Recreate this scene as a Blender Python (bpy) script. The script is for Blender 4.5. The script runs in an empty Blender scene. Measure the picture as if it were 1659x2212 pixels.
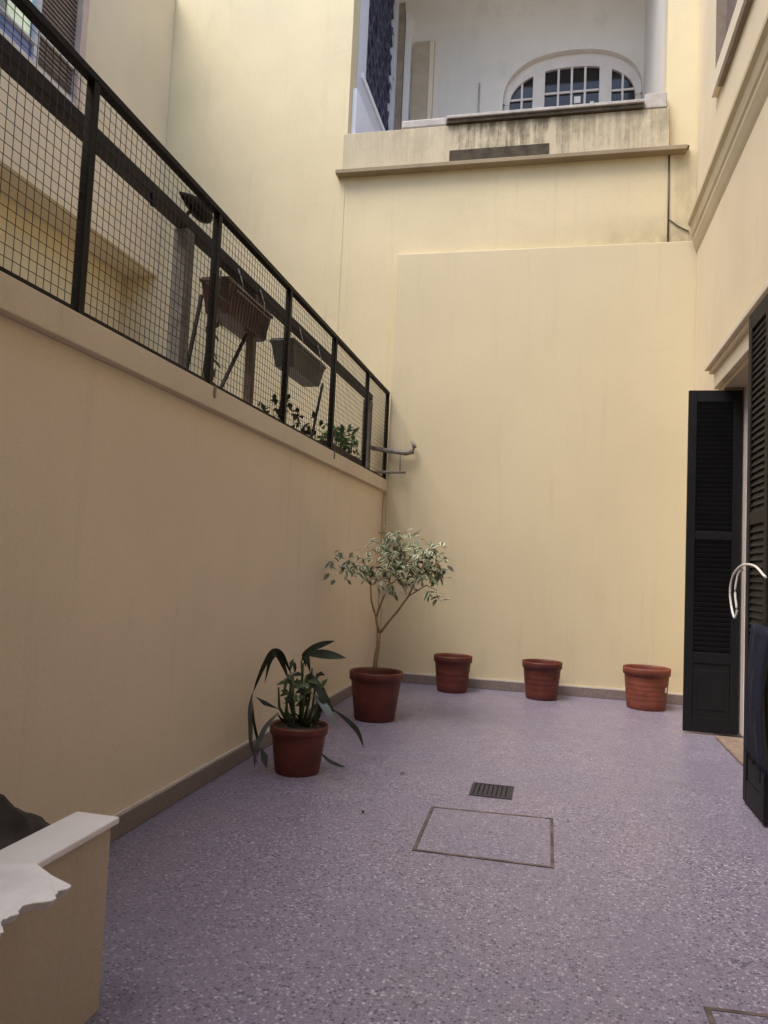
import bpy, math, random
from mathutils import Vector, Matrix
R = math.radians
random.seed(7)
scene = bpy.context.scene

# ------------------------------------------------------------------ camera
cam_d = bpy.data.cameras.new("Camera")
cam = bpy.data.objects.new("Camera", cam_d)
scene.collection.objects.link(cam)
scene.camera = cam
cam_d.sensor_fit = 'VERTICAL'
cam_d.sensor_height = 24.0
cam_d.lens = 24.0 * 1644.8 / 2212.0
cam_d.clip_start = 0.05
cam_d.clip_end = 500
PITCH, ROLL, YAW = 0.0671558, 0.045274, 0.2225206
fw = Vector((-math.sin(YAW) * math.cos(PITCH), math.cos(YAW) * math.cos(PITCH), math.sin(PITCH)))
r0 = Vector((math.cos(YAW), math.sin(YAW), 0))
u0 = r0.cross(fw)
rr = math.cos(ROLL) * r0 + math.sin(ROLL) * u0
uu = -math.sin(ROLL) * r0 + math.cos(ROLL) * u0
cam.matrix_world = Matrix(((rr.x, uu.x, -fw.x, 0), (rr.y, uu.y, -fw.y, 0), (rr.z, uu.z, -fw.z, 1.42), (0, 0, 0, 1)))

# ------------------------------------------------------------------ light
SUN_ELEV, SUN_AZ = 59.0, 230.0        # azimuth: direction the light comes FROM, degrees counter-clockwise from +X
world = bpy.data.worlds.new("World")
scene.world = world
world.use_nodes = True
wn = world.node_tree
for n in list(wn.nodes):
    wn.nodes.remove(n)
sky = wn.nodes.new('ShaderNodeTexSky')
sky.sky_type = 'NISHITA'
sky.sun_disc = False
sky.sun_elevation = R(SUN_ELEV)
sky.sun_rotation = R(90 - SUN_AZ)
sky.air_density = 1.0
sky.dust_density = 2.0
bg = wn.nodes.new('ShaderNodeBackground')
bg.inputs['Strength'].default_value = 0.15
wo = wn.nodes.new('ShaderNodeOutputWorld')
wn.links.new(sky.outputs[0], bg.inputs[0])
wn.links.new(bg.outputs[0], wo.inputs[0])
sd = bpy.data.lights.new("Sun", 'SUN')
sd.energy = 1.15
sd.angle = R(36)
sd.color = (1.0, 0.94, 0.84)
sun = bpy.data.objects.new("Sun", sd)
scene.collection.objects.link(sun)
L = Vector((math.cos(R(SUN_AZ)) * math.cos(R(SUN_ELEV)), math.sin(R(SUN_AZ)) * math.cos(R(SUN_ELEV)), math.sin(R(SUN_ELEV))))
sun.rotation_euler = L.to_track_quat('Z', 'Y').to_euler()
sun.location = L * 30
scene.view_settings.view_transform = 'Standard'
scene.view_settings.look = 'None'
scene.view_settings.exposure = 1.27
scene.view_settings.gamma = 1.0
scene.cycles.max_bounces = 12
scene.cycles.diffuse_bounces = 8

# ------------------------------------------------------------------ materials
def new_mat(name):
    m = bpy.data.materials.new(name)
    m.use_nodes = True
    nt = m.node_tree
    b = nt.nodes['Principled BSDF']
    return m, nt, b

def pos_node(nt, scale=(1, 1, 1)):
    g = nt.nodes.new('ShaderNodeNewGeometry')
    mp = nt.nodes.new('ShaderNodeMapping')
    mp.inputs['Scale'].default_value = scale
    nt.links.new(g.outputs['Position'], mp.inputs['Vector'])
    return mp.outputs[0]

def obj_node(nt, scale=(1, 1, 1)):
    g = nt.nodes.new('ShaderNodeTexCoord')
    mp = nt.nodes.new('ShaderNodeMapping')
    mp.inputs['Scale'].default_value = scale
    nt.links.new(g.outputs['Object'], mp.inputs['Vector'])
    return mp.outputs[0]

def noise(nt, vec, scale, detail=4, rough=0.55):
    n = nt.nodes.new('ShaderNodeTexNoise')
    n.inputs['Scale'].default_value = scale
    n.inputs['Detail'].default_value = detail
    n.inputs['Roughness'].default_value = rough
    nt.links.new(vec, n.inputs['Vector'])
    return n.outputs[0]

def ramp(nt, fac, stops):
    r = nt.nodes.new('ShaderNodeValToRGB')
    el = r.color_ramp.elements
    while len(el) < len(stops):
        el.new(0.5)
    for e, (p, c) in zip(el, stops):
        e.position = p
        e.color = (c[0], c[1], c[2], 1) if not isinstance(c, (int, float)) else (c, c, c, 1)
    nt.links.new(fac, r.inputs[0])
    return r.outputs[0]

def mix(nt, fac, a, b, mode='MIX'):
    m = nt.nodes.new('ShaderNodeMixRGB')
    m.blend_type = mode
    for s, v in ((0, fac), (1, a), (2, b)):
        if hasattr(v, 'links'):
            nt.links.new(v, m.inputs[s])
        elif isinstance(v, (int, float)):
            m.inputs[s].default_value = v if s == 0 else (v, v, v, 1)
        else:
            m.inputs[s].default_value = (v[0], v[1], v[2], 1)
    return m.outputs[0]

def math_n(nt, op, a, b=0.0):
    m = nt.nodes.new('ShaderNodeMath')
    m.operation = op
    for s, v in ((0, a), (1, b)):
        if hasattr(v, 'links'):
            nt.links.new(v, m.inputs[s])
        else:
            m.inputs[s].default_value = v
    return m.outputs[0]

def maprange(nt, v, a, b, c, d):
    m = nt.nodes.new('ShaderNodeMapRange')
    nt.links.new(v, m.inputs[0])
    for i, x in enumerate((a, b, c, d)):
        m.inputs[i + 1].default_value = x
    return m.outputs[0]

def bump(nt, b, h, strength, dist):
    n = nt.nodes.new('ShaderNodeBump')
    n.inputs['Strength'].default_value = strength
    n.inputs['Distance'].default_value = dist
    nt.links.new(h, n.inputs['Height'])
    nt.links.new(n.outputs[0], b.inputs['Normal'])

def mat(name, col, rough=0.6, var=0.12, scale=8, metal=0.0, bmp=0.0, bscale=60, spec=0.5, local=False, stretch=(1, 1, 1)):
    m, nt, b = new_mat(name)
    p = obj_node(nt, stretch) if local else pos_node(nt, stretch)
    n = noise(nt, p, scale, 5)
    lo = tuple(c * (1 - var) for c in col)
    hi = tuple(min(1, c * (1 + var)) for c in col)
    c = ramp(nt, n, [(0.3, lo), (0.7, hi)])
    nt.links.new(c, b.inputs['Base Color'])
    b.inputs['Roughness'].default_value = rough
    b.inputs['Metallic'].default_value = metal
    b.inputs['Specular IOR Level'].default_value = spec
    if bmp:
        bump(nt, b, noise(nt, p, bscale, 4), bmp, 0.01)
    return m

def stucco(name, col, patch=None, var=0.05, bmp=0.25):
    """painted render: broad roller patches, faint scuffs, fine grain"""
    m, nt, b = new_mat(name)
    p = pos_node(nt)
    big = noise(nt, p, 0.8, 3)
    c1 = ramp(nt, big, [(0.35, tuple(x * (1 - var) for x in col)), (0.65, tuple(min(1, x * (1 + var)) for x in col))])
    pc = patch or tuple(x * 0.9 for x in col)
    med = noise(nt, pos_node(nt, (1, 1, 0.6)), 3.1, 6, 0.65)
    c2 = mix(nt, ramp(nt, med, [(0.55, 0.0), (0.78, 0.5)]), c1, pc)
    runs = noise(nt, pos_node(nt, (1, 1, 0.07)), 7.0, 5, 0.7)
    c2 = mix(nt, ramp(nt, runs, [(0.56, 0.0), (0.80, 0.38)]), c2, tuple(x * 0.72 for x in col))
    scuff = noise(nt, pos_node(nt, (0.5, 0.5, 1.6)), 2.3, 8, 0.75)
    c2 = mix(nt, ramp(nt, scuff, [(0.60, 0.0), (0.72, 0.30)]), c2, tuple(x * 0.78 for x in col))
    fine = noise(nt, p, 70, 3)
    c3 = mix(nt, 0.10, c2, ramp(nt, fine, [(0.3, 0.25), (0.7, 0.85)]), 'OVERLAY')
    nt.links.new(c3, b.inputs['Base Color'])
    b.inputs['Roughness'].default_value = 0.75
    b.inputs['Specular IOR Level'].default_value = 0.25
    h = mix(nt, 0.5, noise(nt, p, 45, 5, 0.7), noise(nt, p, 3.5, 3))
    bump(nt, b, h, bmp, 0.012)
    return m, nt, b, c3

WALL = (0.68, 0.578, 0.37)
M = {}
M['wall'] = stucco('cream_wall_paint', WALL, (0.63, 0.52, 0.33))[0]
M['wall_new'] = stucco('cream_wall_paint_fresh', (0.635, 0.545, 0.362), (0.615, 0.52, 0.34), 0.03, 0.2)[0]
M['wall_left'] = stucco('cream_retaining_wall_paint', (0.70, 0.602, 0.455), (0.675, 0.575, 0.425), 0.035, 0.22)[0]
M['wall_lilac'] = stucco('pale_wall_paint', (0.70, 0.59, 0.415), (0.66, 0.545, 0.37))[0]
M['cornice'] = stucco('shade_darkened_cornice_paint', (0.53, 0.44, 0.29), (0.42, 0.34, 0.21), 0.08, 0.25)[0]  # darker than the wall: shade on the cornice is put into its colour
M['wall_low'] = stucco('ochre_low_wall_paint', (0.50, 0.43, 0.335), (0.46, 0.395, 0.305))[0]

# stained parapet: streaks hang down from the coping
def stained(name, z0, z1, amount):
    m, nt, b, c = stucco(name, (0.56, 0.475, 0.33), (0.40, 0.33, 0.21), 0.1)
    g = nt.nodes.new('ShaderNodeNewGeometry')
    sp = nt.nodes.new('ShaderNodeSeparateXYZ')
    nt.links.new(g.outputs['Position'], sp.inputs[0])
    zz = maprange(nt, sp.outputs[2], z0, z1, 0.0, 1.0)
    st = noise(nt, pos_node(nt, (1, 1, 0.05)), 14, 5, 0.7)
    bl = noise(nt, pos_node(nt, (1, 1, 0.6)), 5, 6, 0.7)
    xx = ramp(nt, maprange(nt, sp.outputs[0], -2.8, 1.4, 0.0, 1.0), [(0.0, 0.15), (0.32, 0.3), (0.36, 1.0), (0.62, 0.9), (0.72, 0.55), (1.0, 0.5)])
    f = math_n(nt, 'ADD', math_n(nt, 'MULTIPLY', zz, 0.75), math_n(nt, 'MULTIPLY', math_n(nt, 'SUBTRACT', st, 0.5), 2.4))
    f = math_n(nt, 'ADD', f, math_n(nt, 'MULTIPLY', math_n(nt, 'SUBTRACT', bl, 0.5), 2.4))
    f = ramp(nt, f, [(0.30, 0.0), (0.95, 1.0)])
    f = math_n(nt, 'MULTIPLY', math_n(nt, 'MULTIPLY', f, xx), amount)
    c2 = mix(nt, f, c, (0.12, 0.095, 0.055))
    nt.links.new(c2, b.inputs['Base Color'])
    return m
M['parapet'] = stained('stained_parapet_render', 6.2, 6.9, 0.92)
M['lip'] = stucco('weathered_ledge_render', (0.30, 0.235, 0.15), (0.14, 0.11, 0.07), 0.15, 0.4)[0]

def patch_mat():
    m, nt, b, c = stucco('damp_patch_wall', WALL, (0.63, 0.52, 0.33))
    g = nt.nodes.new('ShaderNodeNewGeometry')
    sp = nt.nodes.new('ShaderNodeSeparateXYZ')
    nt.links.new(g.outputs['Position'], sp.inputs[0])
    zz = ramp(nt, maprange(nt, sp.outputs[2], 5.3, 5.75, 1.0, 0.0), [(0.0, 0.0), (1.0, 1.0)])
    xx = ramp(nt, maprange(nt, sp.outputs[0], -1.2, 1.4, 0.0, 1.0), [(0.0, 0.0), (0.55, 0.25), (1.0, 1.0)])
    n = ramp(nt, noise(nt, pos_node(nt, (1, 1, 0.7)), 6, 6, 0.7), [(0.3, 0.15), (0.7, 0.9)])
    f = math_n(nt, 'MULTIPLY', math_n(nt, 'MULTIPLY', zz, xx), n)
    # second mark: grey damp beside the cable
    x2 = ramp(nt, maprange(nt, sp.outputs[0], 1.1, 1.5, 0.0, 1.0), [(0.30, 0.0), (0.42, 0.55), (0.9, 0.4)])
    z2 = ramp(nt, maprange(nt, sp.outputs[2], 5.3, 6.6, 0.0, 1.0), [(0.0, 1.0), (0.82, 0.9), (0.9, 0.0)])
    f2 = math_n(nt, 'MULTIPLY', math_n(nt, 'MULTIPLY', x2, z2), n)
    f = math_n(nt, 'MAXIMUM', f, f2)
    nt.links.new(mix(nt, f, c, (0.16, 0.13, 0.07)), b.inputs['Base Color'])
    return m
M['wall_damp'] = patch_mat()

# terrazzo floor
def terrazzo(name, dark=1.0):
    m, nt, b = new_mat(name)
    p = pos_node(nt)
    v = nt.nodes.new('ShaderNodeTexVoronoi')
    v.inputs['Scale'].default_value = 84
    nt.links.new(p, v.inputs['Vector'])
    sepc = nt.nodes.new('ShaderNodeSeparateColor')
    nt.links.new(v.outputs['Color'], sepc.inputs[0])
    chip = ramp(nt, sepc.outputs[0], [(0.0, (0.065, 0.055, 0.08)), (0.17, (0.10, 0.086, 0.12)), (0.19, (0.195, 0.17, 0.225)), (0.5, (0.245, 0.215, 0.28)), (0.8, (0.29, 0.257, 0.325)), (0.88, (0.42, 0.385, 0.455)), (1.0, (0.52, 0.48, 0.54))])
    cem = (0.232, 0.203, 0.266)
    edge = ramp(nt, v.outputs['Distance'], [(0.40, 0.0), (0.62, 1.0)])
    c = mix(nt, edge, chip, cem)
    v2 = nt.nodes.new('ShaderNodeTexVoronoi')
    v2.inputs['Scale'].default_value = 150
    nt.links.new(p, v2.inputs['Vector'])
    s2 = nt.nodes.new('ShaderNodeSeparateColor')
    nt.links.new(v2.outputs['Color'], s2.inputs[0])
    c = mix(nt, 0.35, c, ramp(nt, s2.outputs[1], [(0.0, 0.15), (1.0, 0.75)]), 'OVERLAY')
    # worn and damp areas
    big = noise(nt, p, 0.9, 4, 0.6)
    c = mix(nt, ramp(nt, big, [(0.35, 0.0), (0.7, 0.55)]), c, (0.195, 0.172, 0.24))
    sp = noise(nt, p, 5.0, 6, 0.7)
    c = mix(nt, ramp(nt, sp, [(0.62, 0.0), (0.8, 0.35)]), c, (0.15, 0.13, 0.18))
    if dark != 1.0:
        c = mix(nt, 1.0, c, dark, 'MULTIPLY')
    nt.links.new(c, b.inputs['Base Color'])
    rg = ramp(nt, noise(nt, p, 1.7, 5, 0.65), [(0.3, 0.30), (0.7, 0.55)])
    nt.links.new(rg, b.inputs['Roughness'])
    b.inputs['Specular IOR Level'].default_value = 0.35
    bump(nt, b, v.outputs['Distance'], 0.12, 0.004)
    return m
M['floor'] = terrazzo('terrazzo_floor')
M['floor_cover'] = terrazzo('terrazzo_hatch_cover')
M['skirting'] = mat('granite_skirting', (0.21, 0.165, 0.15), 0.5, 0.25, 60)
M['grout'] = mat('white_skirting_joint', (0.62, 0.57, 0.50), 0.7, 0.1, 20)
M['coping'] = stucco('pale_coping_paint', (0.62, 0.53, 0.40), (0.52, 0.42, 0.29), 0.05, 0.3)[0]
M['iron'] = mat('black_iron', (0.008, 0.006, 0.005), 0.6, 0.3, 30, bmp=0.1, spec=0.2)
M['wire'] = mat('dark_wire', (0.03, 0.026, 0.022), 0.55, 0.3, 30, metal=0.3)
M['timber'] = mat('dark_timber', (0.022, 0.016, 0.012), 0.8, 0.4, 14, bmp=0.4, stretch=(6, 0.6, 6))
M['post_grey'] = mat('grey_cement_post', (0.17, 0.155, 0.145), 0.85, 0.3, 12, bmp=0.4)
M['post_brown'] = mat('brown_timber_post', (0.12, 0.085, 0.06), 0.8, 0.3, 14, bmp=0.3)
M['trough_brown'] = mat('brown_plastic_trough', (0.060, 0.020, 0.016), 0.5, 0.2, 8)
M['trough_grey'] = mat('grey_plastic_trough', (0.048, 0.048, 0.045), 0.5, 0.2, 8)
M['trough_dark'] = mat('dark_brown_trough', (0.045, 0.026, 0.018), 0.6, 0.25, 8)
M['steel'] = mat('galvanised_wire', (0.42, 0.40, 0.40), 0.4, 0.15, 20, metal=0.6)
M['bracket'] = mat('weathered_zinc', (0.24, 0.215, 0.18), 0.6, 0.2, 15, metal=0.2)
M['terracotta'] = mat('terracotta_plastic', (0.112, 0.022, 0.0135), 0.55, 0.32, 7, bmp=0.08, bscale=40)
M['terracotta_lit'] = mat('terracotta_plastic_lit', (0.19, 0.046, 0.026), 0.6, 0.3, 7, bmp=0.08, bscale=40)  # brighter copy of the same plastic, stronger light put into its colour
for key in ('terracotta', 'terracotta_lit'):
    nt_ = M[key].node_tree
    b_ = nt_.nodes['Principled BSDF']
    src = b_.inputs['Base Color'].links[0].from_socket
    n_ = noise(nt_, pos_node(nt_, (1, 1, 1.4)), 9, 7, 0.75)
    c_ = mix(nt_, ramp(nt_, n_, [(0.56, 0.0), (0.74, 0.32)]), src, (0.34, 0.20, 0.15))
    n_ = noise(nt_, pos_node(nt_, (1, 1, 0.5)), 13, 6, 0.7)
    c_ = mix(nt_, ramp(nt_, n_, [(0.58, 0.0), (0.72, 0.5)]), c_, (0.05, 0.018, 0.012))
    nt_.links.new(c_, b_.inputs['Base Color'])
M['soil'] = mat('dark_soil', (0.035, 0.024, 0.016), 0.95, 0.5, 40, bmp=0.8, bscale=50)
M['bark'] = mat('pale_brown_bark', (0.25, 0.155, 0.075), 0.8, 0.3, 30, bmp=0.4)
M['leaf_green'] = mat('leaf_green', (0.10, 0.125, 0.055), 0.5, 0.45, 9)
M['leaf_cream'] = mat('leaf_cream_margin', (0.60, 0.61, 0.43), 0.5, 0.25, 9)
M['leaf_dark'] = mat('leaf_dark_green', (0.014, 0.019, 0.011), 0.55, 0.5, 9, spec=0.25)
M['leaf_mid'] = mat('leaf_mid_green', (0.045, 0.065, 0.022), 0.5, 0.5, 9, spec=0.3)
M['leaf_grey'] = mat('leaf_grey_green', (0.085, 0.105, 0.10), 0.5, 0.3, 9)
M['leaf_fresh'] = mat('leaf_fresh_green', (0.085, 0.18, 0.06), 0.5, 0.4, 9)
M['shutter'] = mat('black_shutter_paint', (0.006, 0.006, 0.0075), 0.6, 0.3, 6, bmp=0.06, spec=0.3)
M['white_paint'] = mat('white_door_paint', (0.66, 0.60, 0.56), 0.45, 0.06, 6)
M['hood'] = stucco('pale_hood_paint', (0.70, 0.61, 0.47), None, 0.04, 0.2)[0]
M['stone_sill'] = mat('brown_stone_threshold', (0.27, 0.20, 0.155), 0.5, 0.3, 20)
M['white_hose'] = mat('white_rubber_hose', (0.72, 0.68, 0.64), 0.4, 0.06, 8)
M['navy'] = mat('navy_cloth', (0.006, 0.008, 0.022), 0.9, 0.35, 12, bmp=0.5, bscale=25)
M['marble'] = mat('white_marble_slab', (0.78, 0.75, 0.74), 0.4, 0.06, 5)
M['plaster_broken'] = mat('broken_white_slab', (0.80, 0.77, 0.76), 0.7, 0.1, 9, bmp=0.4, bscale=25)
M['sack'] = mat('dark_brown_cloth', (0.035, 0.027, 0.022), 0.9, 0.5, 9, bmp=0.6, bscale=18)
M['lead'] = mat('dark_drain_iron', (0.032, 0.028, 0.04), 0.6, 0.3, 30)
M['hatch_frame'] = mat('brown_metal_frame', (0.115, 0.082, 0.075), 0.65, 0.55, 12)
M['gallery'] = stucco('white_gallery_paint', (0.68, 0.635, 0.58), (0.50, 0.455, 0.39), 0.05, 0.2)[0]
M['gallery_blue'] = stucco('skylight_tinted_gallery_paint', (0.66, 0.665, 0.74), (0.60, 0.60, 0.68), 0.04, 0.2)[0]  # white wall with the blue of the skylight put into its colour
M['dado'] = stucco('white_dado_paint', (0.82, 0.84, 0.90), (0.74, 0.77, 0.84), 0.03, 0.2)[0]
M['lattice'] = mat('blue_lattice_paint', (0.06, 0.06, 0.11), 0.5, 0.5, 6)
M['door_beige'] = mat('beige_door_paint', (0.46, 0.37, 0.26), 0.5, 0.1, 6)
M['post_taupe'] = mat('taupe_post', (0.26, 0.215, 0.165), 0.7, 0.2, 6)
M['slab_grey'] = mat('grey_stone_coping', (0.41, 0.37, 0.335), 0.7, 0.2, 8, bmp=0.3)
M['dark_strip'] = mat('dark_strip_render', (0.060, 0.045, 0.027), 0.9, 0.5, 9, bmp=0.5)  # dark strips; under the coping the colour replaces its shadow
M['cable'] = mat('dark_cable', (0.09, 0.072, 0.045), 0.6, 0.2, 8)
M['brown_shutter'] = mat('brown_roller_shutter', (0.17, 0.125, 0.105), 0.6, 0.2, 8)
M['pink_frame'] = mat('pinkish_frame_paint', (0.52, 0.40, 0.34), 0.6, 0.12, 8)
M['grey_frame'] = mat('pale_frame_paint', (0.55, 0.53, 0.53), 0.5, 0.1, 8)
M['brown_trim'] = mat('brown_window_trim', (0.20, 0.15, 0.11), 0.6, 0.2, 8)

def glass(name, col, rough=0.04, tint=0.0):
    m, nt, b = new_mat(name)
    n = noise(nt, pos_node(nt), 2.5, 3)
    nt.links.new(ramp(nt, n, [(0.3, tuple(c * 0.7 for c in col)), (0.7, tuple(c * 1.3 for c in col))]), b.inputs['Base Color'])
    b.inputs['Roughness'].default_value = rough
    b.inputs['Specular IOR Level'].default_value = 0.5
    b.inputs['Metallic'].default_value = tint
    return m
M['glass_dark'] = glass('dark_window_glass', (0.010, 0.010, 0.012))
M['glass_sky'] = glass('sky_reflecting_glass', (0.62, 0.78, 0.80), 0.03, 0.85)
M['glass_blue'] = glass('blue_tinted_glass', (0.12, 0.17, 0.36), 0.1)  # blue base colour for the lower pane

# ------------------------------------------------------------------ mesh builder
class MB:
    def __init__(self):
        self.v, self.f, self.mi, self.sm = [], [], [], []
    def face(self, pts, mi=0, smooth=False):
        k = len(self.v)
        self.v += [Vector(p) for p in pts]
        self.f.append(tuple(range(k, k + len(pts))))
        self.mi.append(mi); self.sm.append(smooth)
    def box(self, x0, x1, y0, y1, z0, z1, mi=0):
        k = len(self.v)
        for z in (z0, z1):
            for x, y in ((x0, y0), (x1, y0), (x1, y1), (x0, y1)):
                self.v.append(Vector((x, y, z)))
        for q in ((3, 2, 1, 0), (4, 5, 6, 7), (0, 1, 5, 4), (1, 2, 6, 5), (2, 3, 7, 6), (3, 0, 4, 7)):
            self.f.append(tuple(k + i for i in q)); self.mi.append(mi); self.sm.append(False)
        return self
    def hexa(self, lo, hi, mi=0):
        """prism between two equally long loops"""
        k = len(self.v); n = len(lo)
        self.v += [Vector(p) for p in lo] + [Vector(p) for p in hi]
        self.f.append(tuple(k + i for i in reversed(range(n)))); self.f.append(tuple(k + n + i for i in range(n)))
        for i in range(n):
            j = (i + 1) % n
            self.f.append((k + i, k + j, k + n + j, k + n + i))
        self.mi += [mi] * (n + 2); self.sm += [False] * (n + 2)
        return self
    def tube(self, pts, rad, n=8, mi=0, cap=True, square=False):
        pts = [Vector(p) for p in pts]
        if not hasattr(rad, '__len__'):
            rad = [rad] * len(pts)
        k = len(self.v)
        ref = None
        for i, p in enumerate(pts):
            t = (pts[min(i + 1, len(pts) - 1)] - pts[max(i - 1, 0)]).normalized()
            if ref is None:
                ref = Vector((0, 0, 1)) if abs(t.z) < 0.9 else Vector((1, 0, 0))
            a = t.cross(ref)
            if a.length < 1e-4:
                a = t.cross(Vector((0, 1, 0)))
            a.normalize()
            b = t.cross(a).normalized()
            ref = -b if False else ref
            for j in range(n):
                an = 2 * math.pi * (j + (0.5 if square else 0)) / n
                self.v.append(p + (a * math.cos(an) + b * math.sin(an)) * rad[i])
        for i in range(len(pts) - 1):
            for j in range(n):
                jj = (j + 1) % n
                self.f.append((k + i * n + j, k + i * n + jj, k + (i + 1) * n + jj, k + (i + 1) * n + j))
                self.mi.append(mi); self.sm.append(not square)
        if cap:
            self.f.append(tuple(k + j for j in reversed(range(n)))); self.mi.append(mi); self.sm.append(False)
            e = k + (len(pts) - 1) * n
            self.f.append(tuple(e + j for j in range(n))); self.mi.append(mi); self.sm.append(False)
        return self
    def lathe(self, prof, c, n=40, mi=0, wob=0.0):
        k = len(self.v)
        ph = random.uniform(0, 6)
        for (r, z) in prof:
            for j in range(n):
                a = 2 * math.pi * j / n
                q = r * (1 + wob * math.sin(2 * a + ph))
                self.v.append(Vector((c[0] + q * math.cos(a), c[1] + q * math.sin(a), c[2] + z)))
        for i in range(len(prof) - 1):
            for j in range(n):
                jj = (j + 1) % n
                self.f.append((k + i * n + j, k + i * n + jj, k + (i + 1) * n + jj, k + (i + 1) * n + j))
                self.mi.append(mi); self.sm.append(True)
        return self
    def blade(self, pts, width, nrm, mi=0, fold=0.15, prof=None):
        """a leaf blade along pts; nrm = roughly which way its upper face looks"""
        pts = [Vector(p) for p in pts]
        if len(pts) >= 4:                                  # round the bends of long leaves
            q = [pts[0] * 2 - pts[1]] + pts + [pts[-1] * 2 - pts[-2]]
            out = []
            st_ = 2 if (pts[0] - pts[-1]).length < .12 else 4
            for i in range(1, len(q) - 2):
                for j in range(st_):
                    t = j / st_
                    a, b, c, d = q[i - 1], q[i], q[i + 1], q[i + 2]
                    out.append(0.5 * (2 * b + (c - a) * t + (2 * a - 5 * b + 4 * c - d) * t * t + (3 * b - a - 3 * c + d) * t ** 3))
            pts = out + [pts[-1]]
        n = len(pts)
        k = len(self.v)
        nrm = Vector(nrm).normalized()
        for i, p in enumerate(pts):
            t = (pts[min(i + 1, n - 1)] - pts[max(i - 1, 0)]).normalized()
            s = t.cross(nrm)
            s = s.normalized() if s.length > 1e-4 else Vector((1, 0, 0))
            up = s.cross(t)
            u = i / (n - 1)
            w = width * (prof(u) if prof else (math.sin(math.pi * (0.06 + 0.94 * u)) ** 0.8))
            self.v += [p - s * w + up * w * fold, p, p + s * w + up * w * fold]
        for i in range(n - 1):
            a = k + 3 * i
            for o in (0, 1):
                self.f.append((a + o, a + o + 1, a + o + 4, a + o + 3)); self.mi.append(mi); self.sm.append(True)
        return self
    def build(self, name, mats, parent=None, bevel=0.0, kind=None):
        off = Vector((0, 0, 0))
        q = parent
        while q is not None:
            off += q.location
            q = q.parent
        me = bpy.data.meshes.new(name)
        me.from_pydata([tuple(v - off) for v in self.v], [], self.f)
        if not isinstance(mats, (list, tuple)):
            mats = [mats]
        for m in mats:
            me.materials.append(m)
        me.polygons.foreach_set('material_index', self.mi)
        me.polygons.foreach_set('use_smooth', self.sm)
        me.update()
        o = bpy.data.objects.new(name, me)
        scene.collection.objects.link(o)
        if parent:
            o.parent = parent
        if bevel:
            b = o.modifiers.new('bevel', 'BEVEL')
            b.width = bevel; b.segments = 2; b.limit_method = 'ANGLE'; b.angle_limit = R(50)
        if kind:
            o['kind'] = kind
        return o

def thing(name, label, cat, loc=(0, 0, 0), group=None):
    o = bpy.data.objects.new(name, None)
    scene.collection.objects.link(o)
    o.location = loc
    o.empty_display_size = 0.1
    o['label'] = label; o['category'] = cat
    if group:
        o['group'] = group
    return o

def tag(o, label, cat, group=None):
    o['label'] = label; o['category'] = cat
    if group:
        o['group'] = group
    return o

def bx(name, m, parent, *b, bevel=0.0, kind=None):
    return MB().box(*b).build(name, m, parent, bevel, kind)

# ------------------------------------------------------------------ layout constants (metres)
LX = -2.09        # face of the left wall
BY = 9.13         # face of the lower back panel
BU = 9.21         # face of the back wall above it
RX = 1.50         # face of the right wall
TX = -5.90        # neighbour's wall across the raised terrace

# ------------------------------------------------------------------ ground
bx('courtyard_floor', M['floor'], None, -2.3, 2.6, -3.0, 9.5, -0.2, 0.0, kind='structure')
bx('terrace_floor', M['slab_grey'], None, -6.0, -2.40, -3.0, 9.2, 2.16, 2.30, kind='structure')

# ------------------------------------------------------------------ left wall with coping
lw = thing('garden_wall', 'long plain cream retaining wall with pale coping slab under the black mesh railing', 'wall', (LX - .15, 4, 0))
bx('wall_body', M['wall_left'], lw, LX - 0.31, LX, -2.9, 9.20, 0.0, 2.30)
bx('coping_slab', M['coping'], lw, LX - 0.33, LX + 0.055, -2.9, BY - 0.002, 2.302, 2.44, bevel=0.006)
bx('skirting', M['skirting'], lw, LX + 0.002, LX + 0.022, -2.9, BY - 0.03, 0.002, 0.105, bevel=0.003)
bx('skirting_joint', M['grout'], lw, LX + 0.002, LX + 0.018, -2.9, BY - 0.03, 0.107, 0.122)

# ------------------------------------------------------------------ back building
bb = thing('rear_building', 'tall cream building at the back with stained balcony parapet and arched window', 'building', (-2, 9.3, 0))
w = MB()
w.box(-6.25, -2.80, BU - 0.006, 9.5, 2.0, 13.5)          # left of the balcony, full height
w.build('upper_wall', M['wall'], bb)
w = MB()
w.box(-2.80, -2.047, BU, 9.5, 2.0, 5.0); w.box(-2.80, 1.52, BU, 9.5, 5.0, 6.45)                 # band under the balcony
w.build('lower_wall', M['wall_damp'], bb)
w = MB()
w.box(1.14, 1.52, BU + 0.004, 9.5, 6.452, 13.5)
w.build('corner_pier', M['wall'], bb)
w = MB()
w.box(-2.045, 1.52, BY, 9.45, 0.0, 5.31); w.box(-2.088, -2.0455, BY + .001, 9.45, 0.0, 2.298)
w.build('lower_panel', M['wall_new'], bb, bevel=0.01)
w = MB(); w.box(1.425, RX + 0.02, BY + 0.05, 9.4, 5.312, 5.5)
bx('skirting', M['skirting'], bb, LX + 0.024, 1.49, BY - 0.022, BY - 0.002, 0.002, 0.105, bevel=0.003)
bx('skirting_joint', M['grout'], bb, LX + 0.022, 1.49, BY - 0.018, BY - 0.002, 0.107, 0.122)
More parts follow.
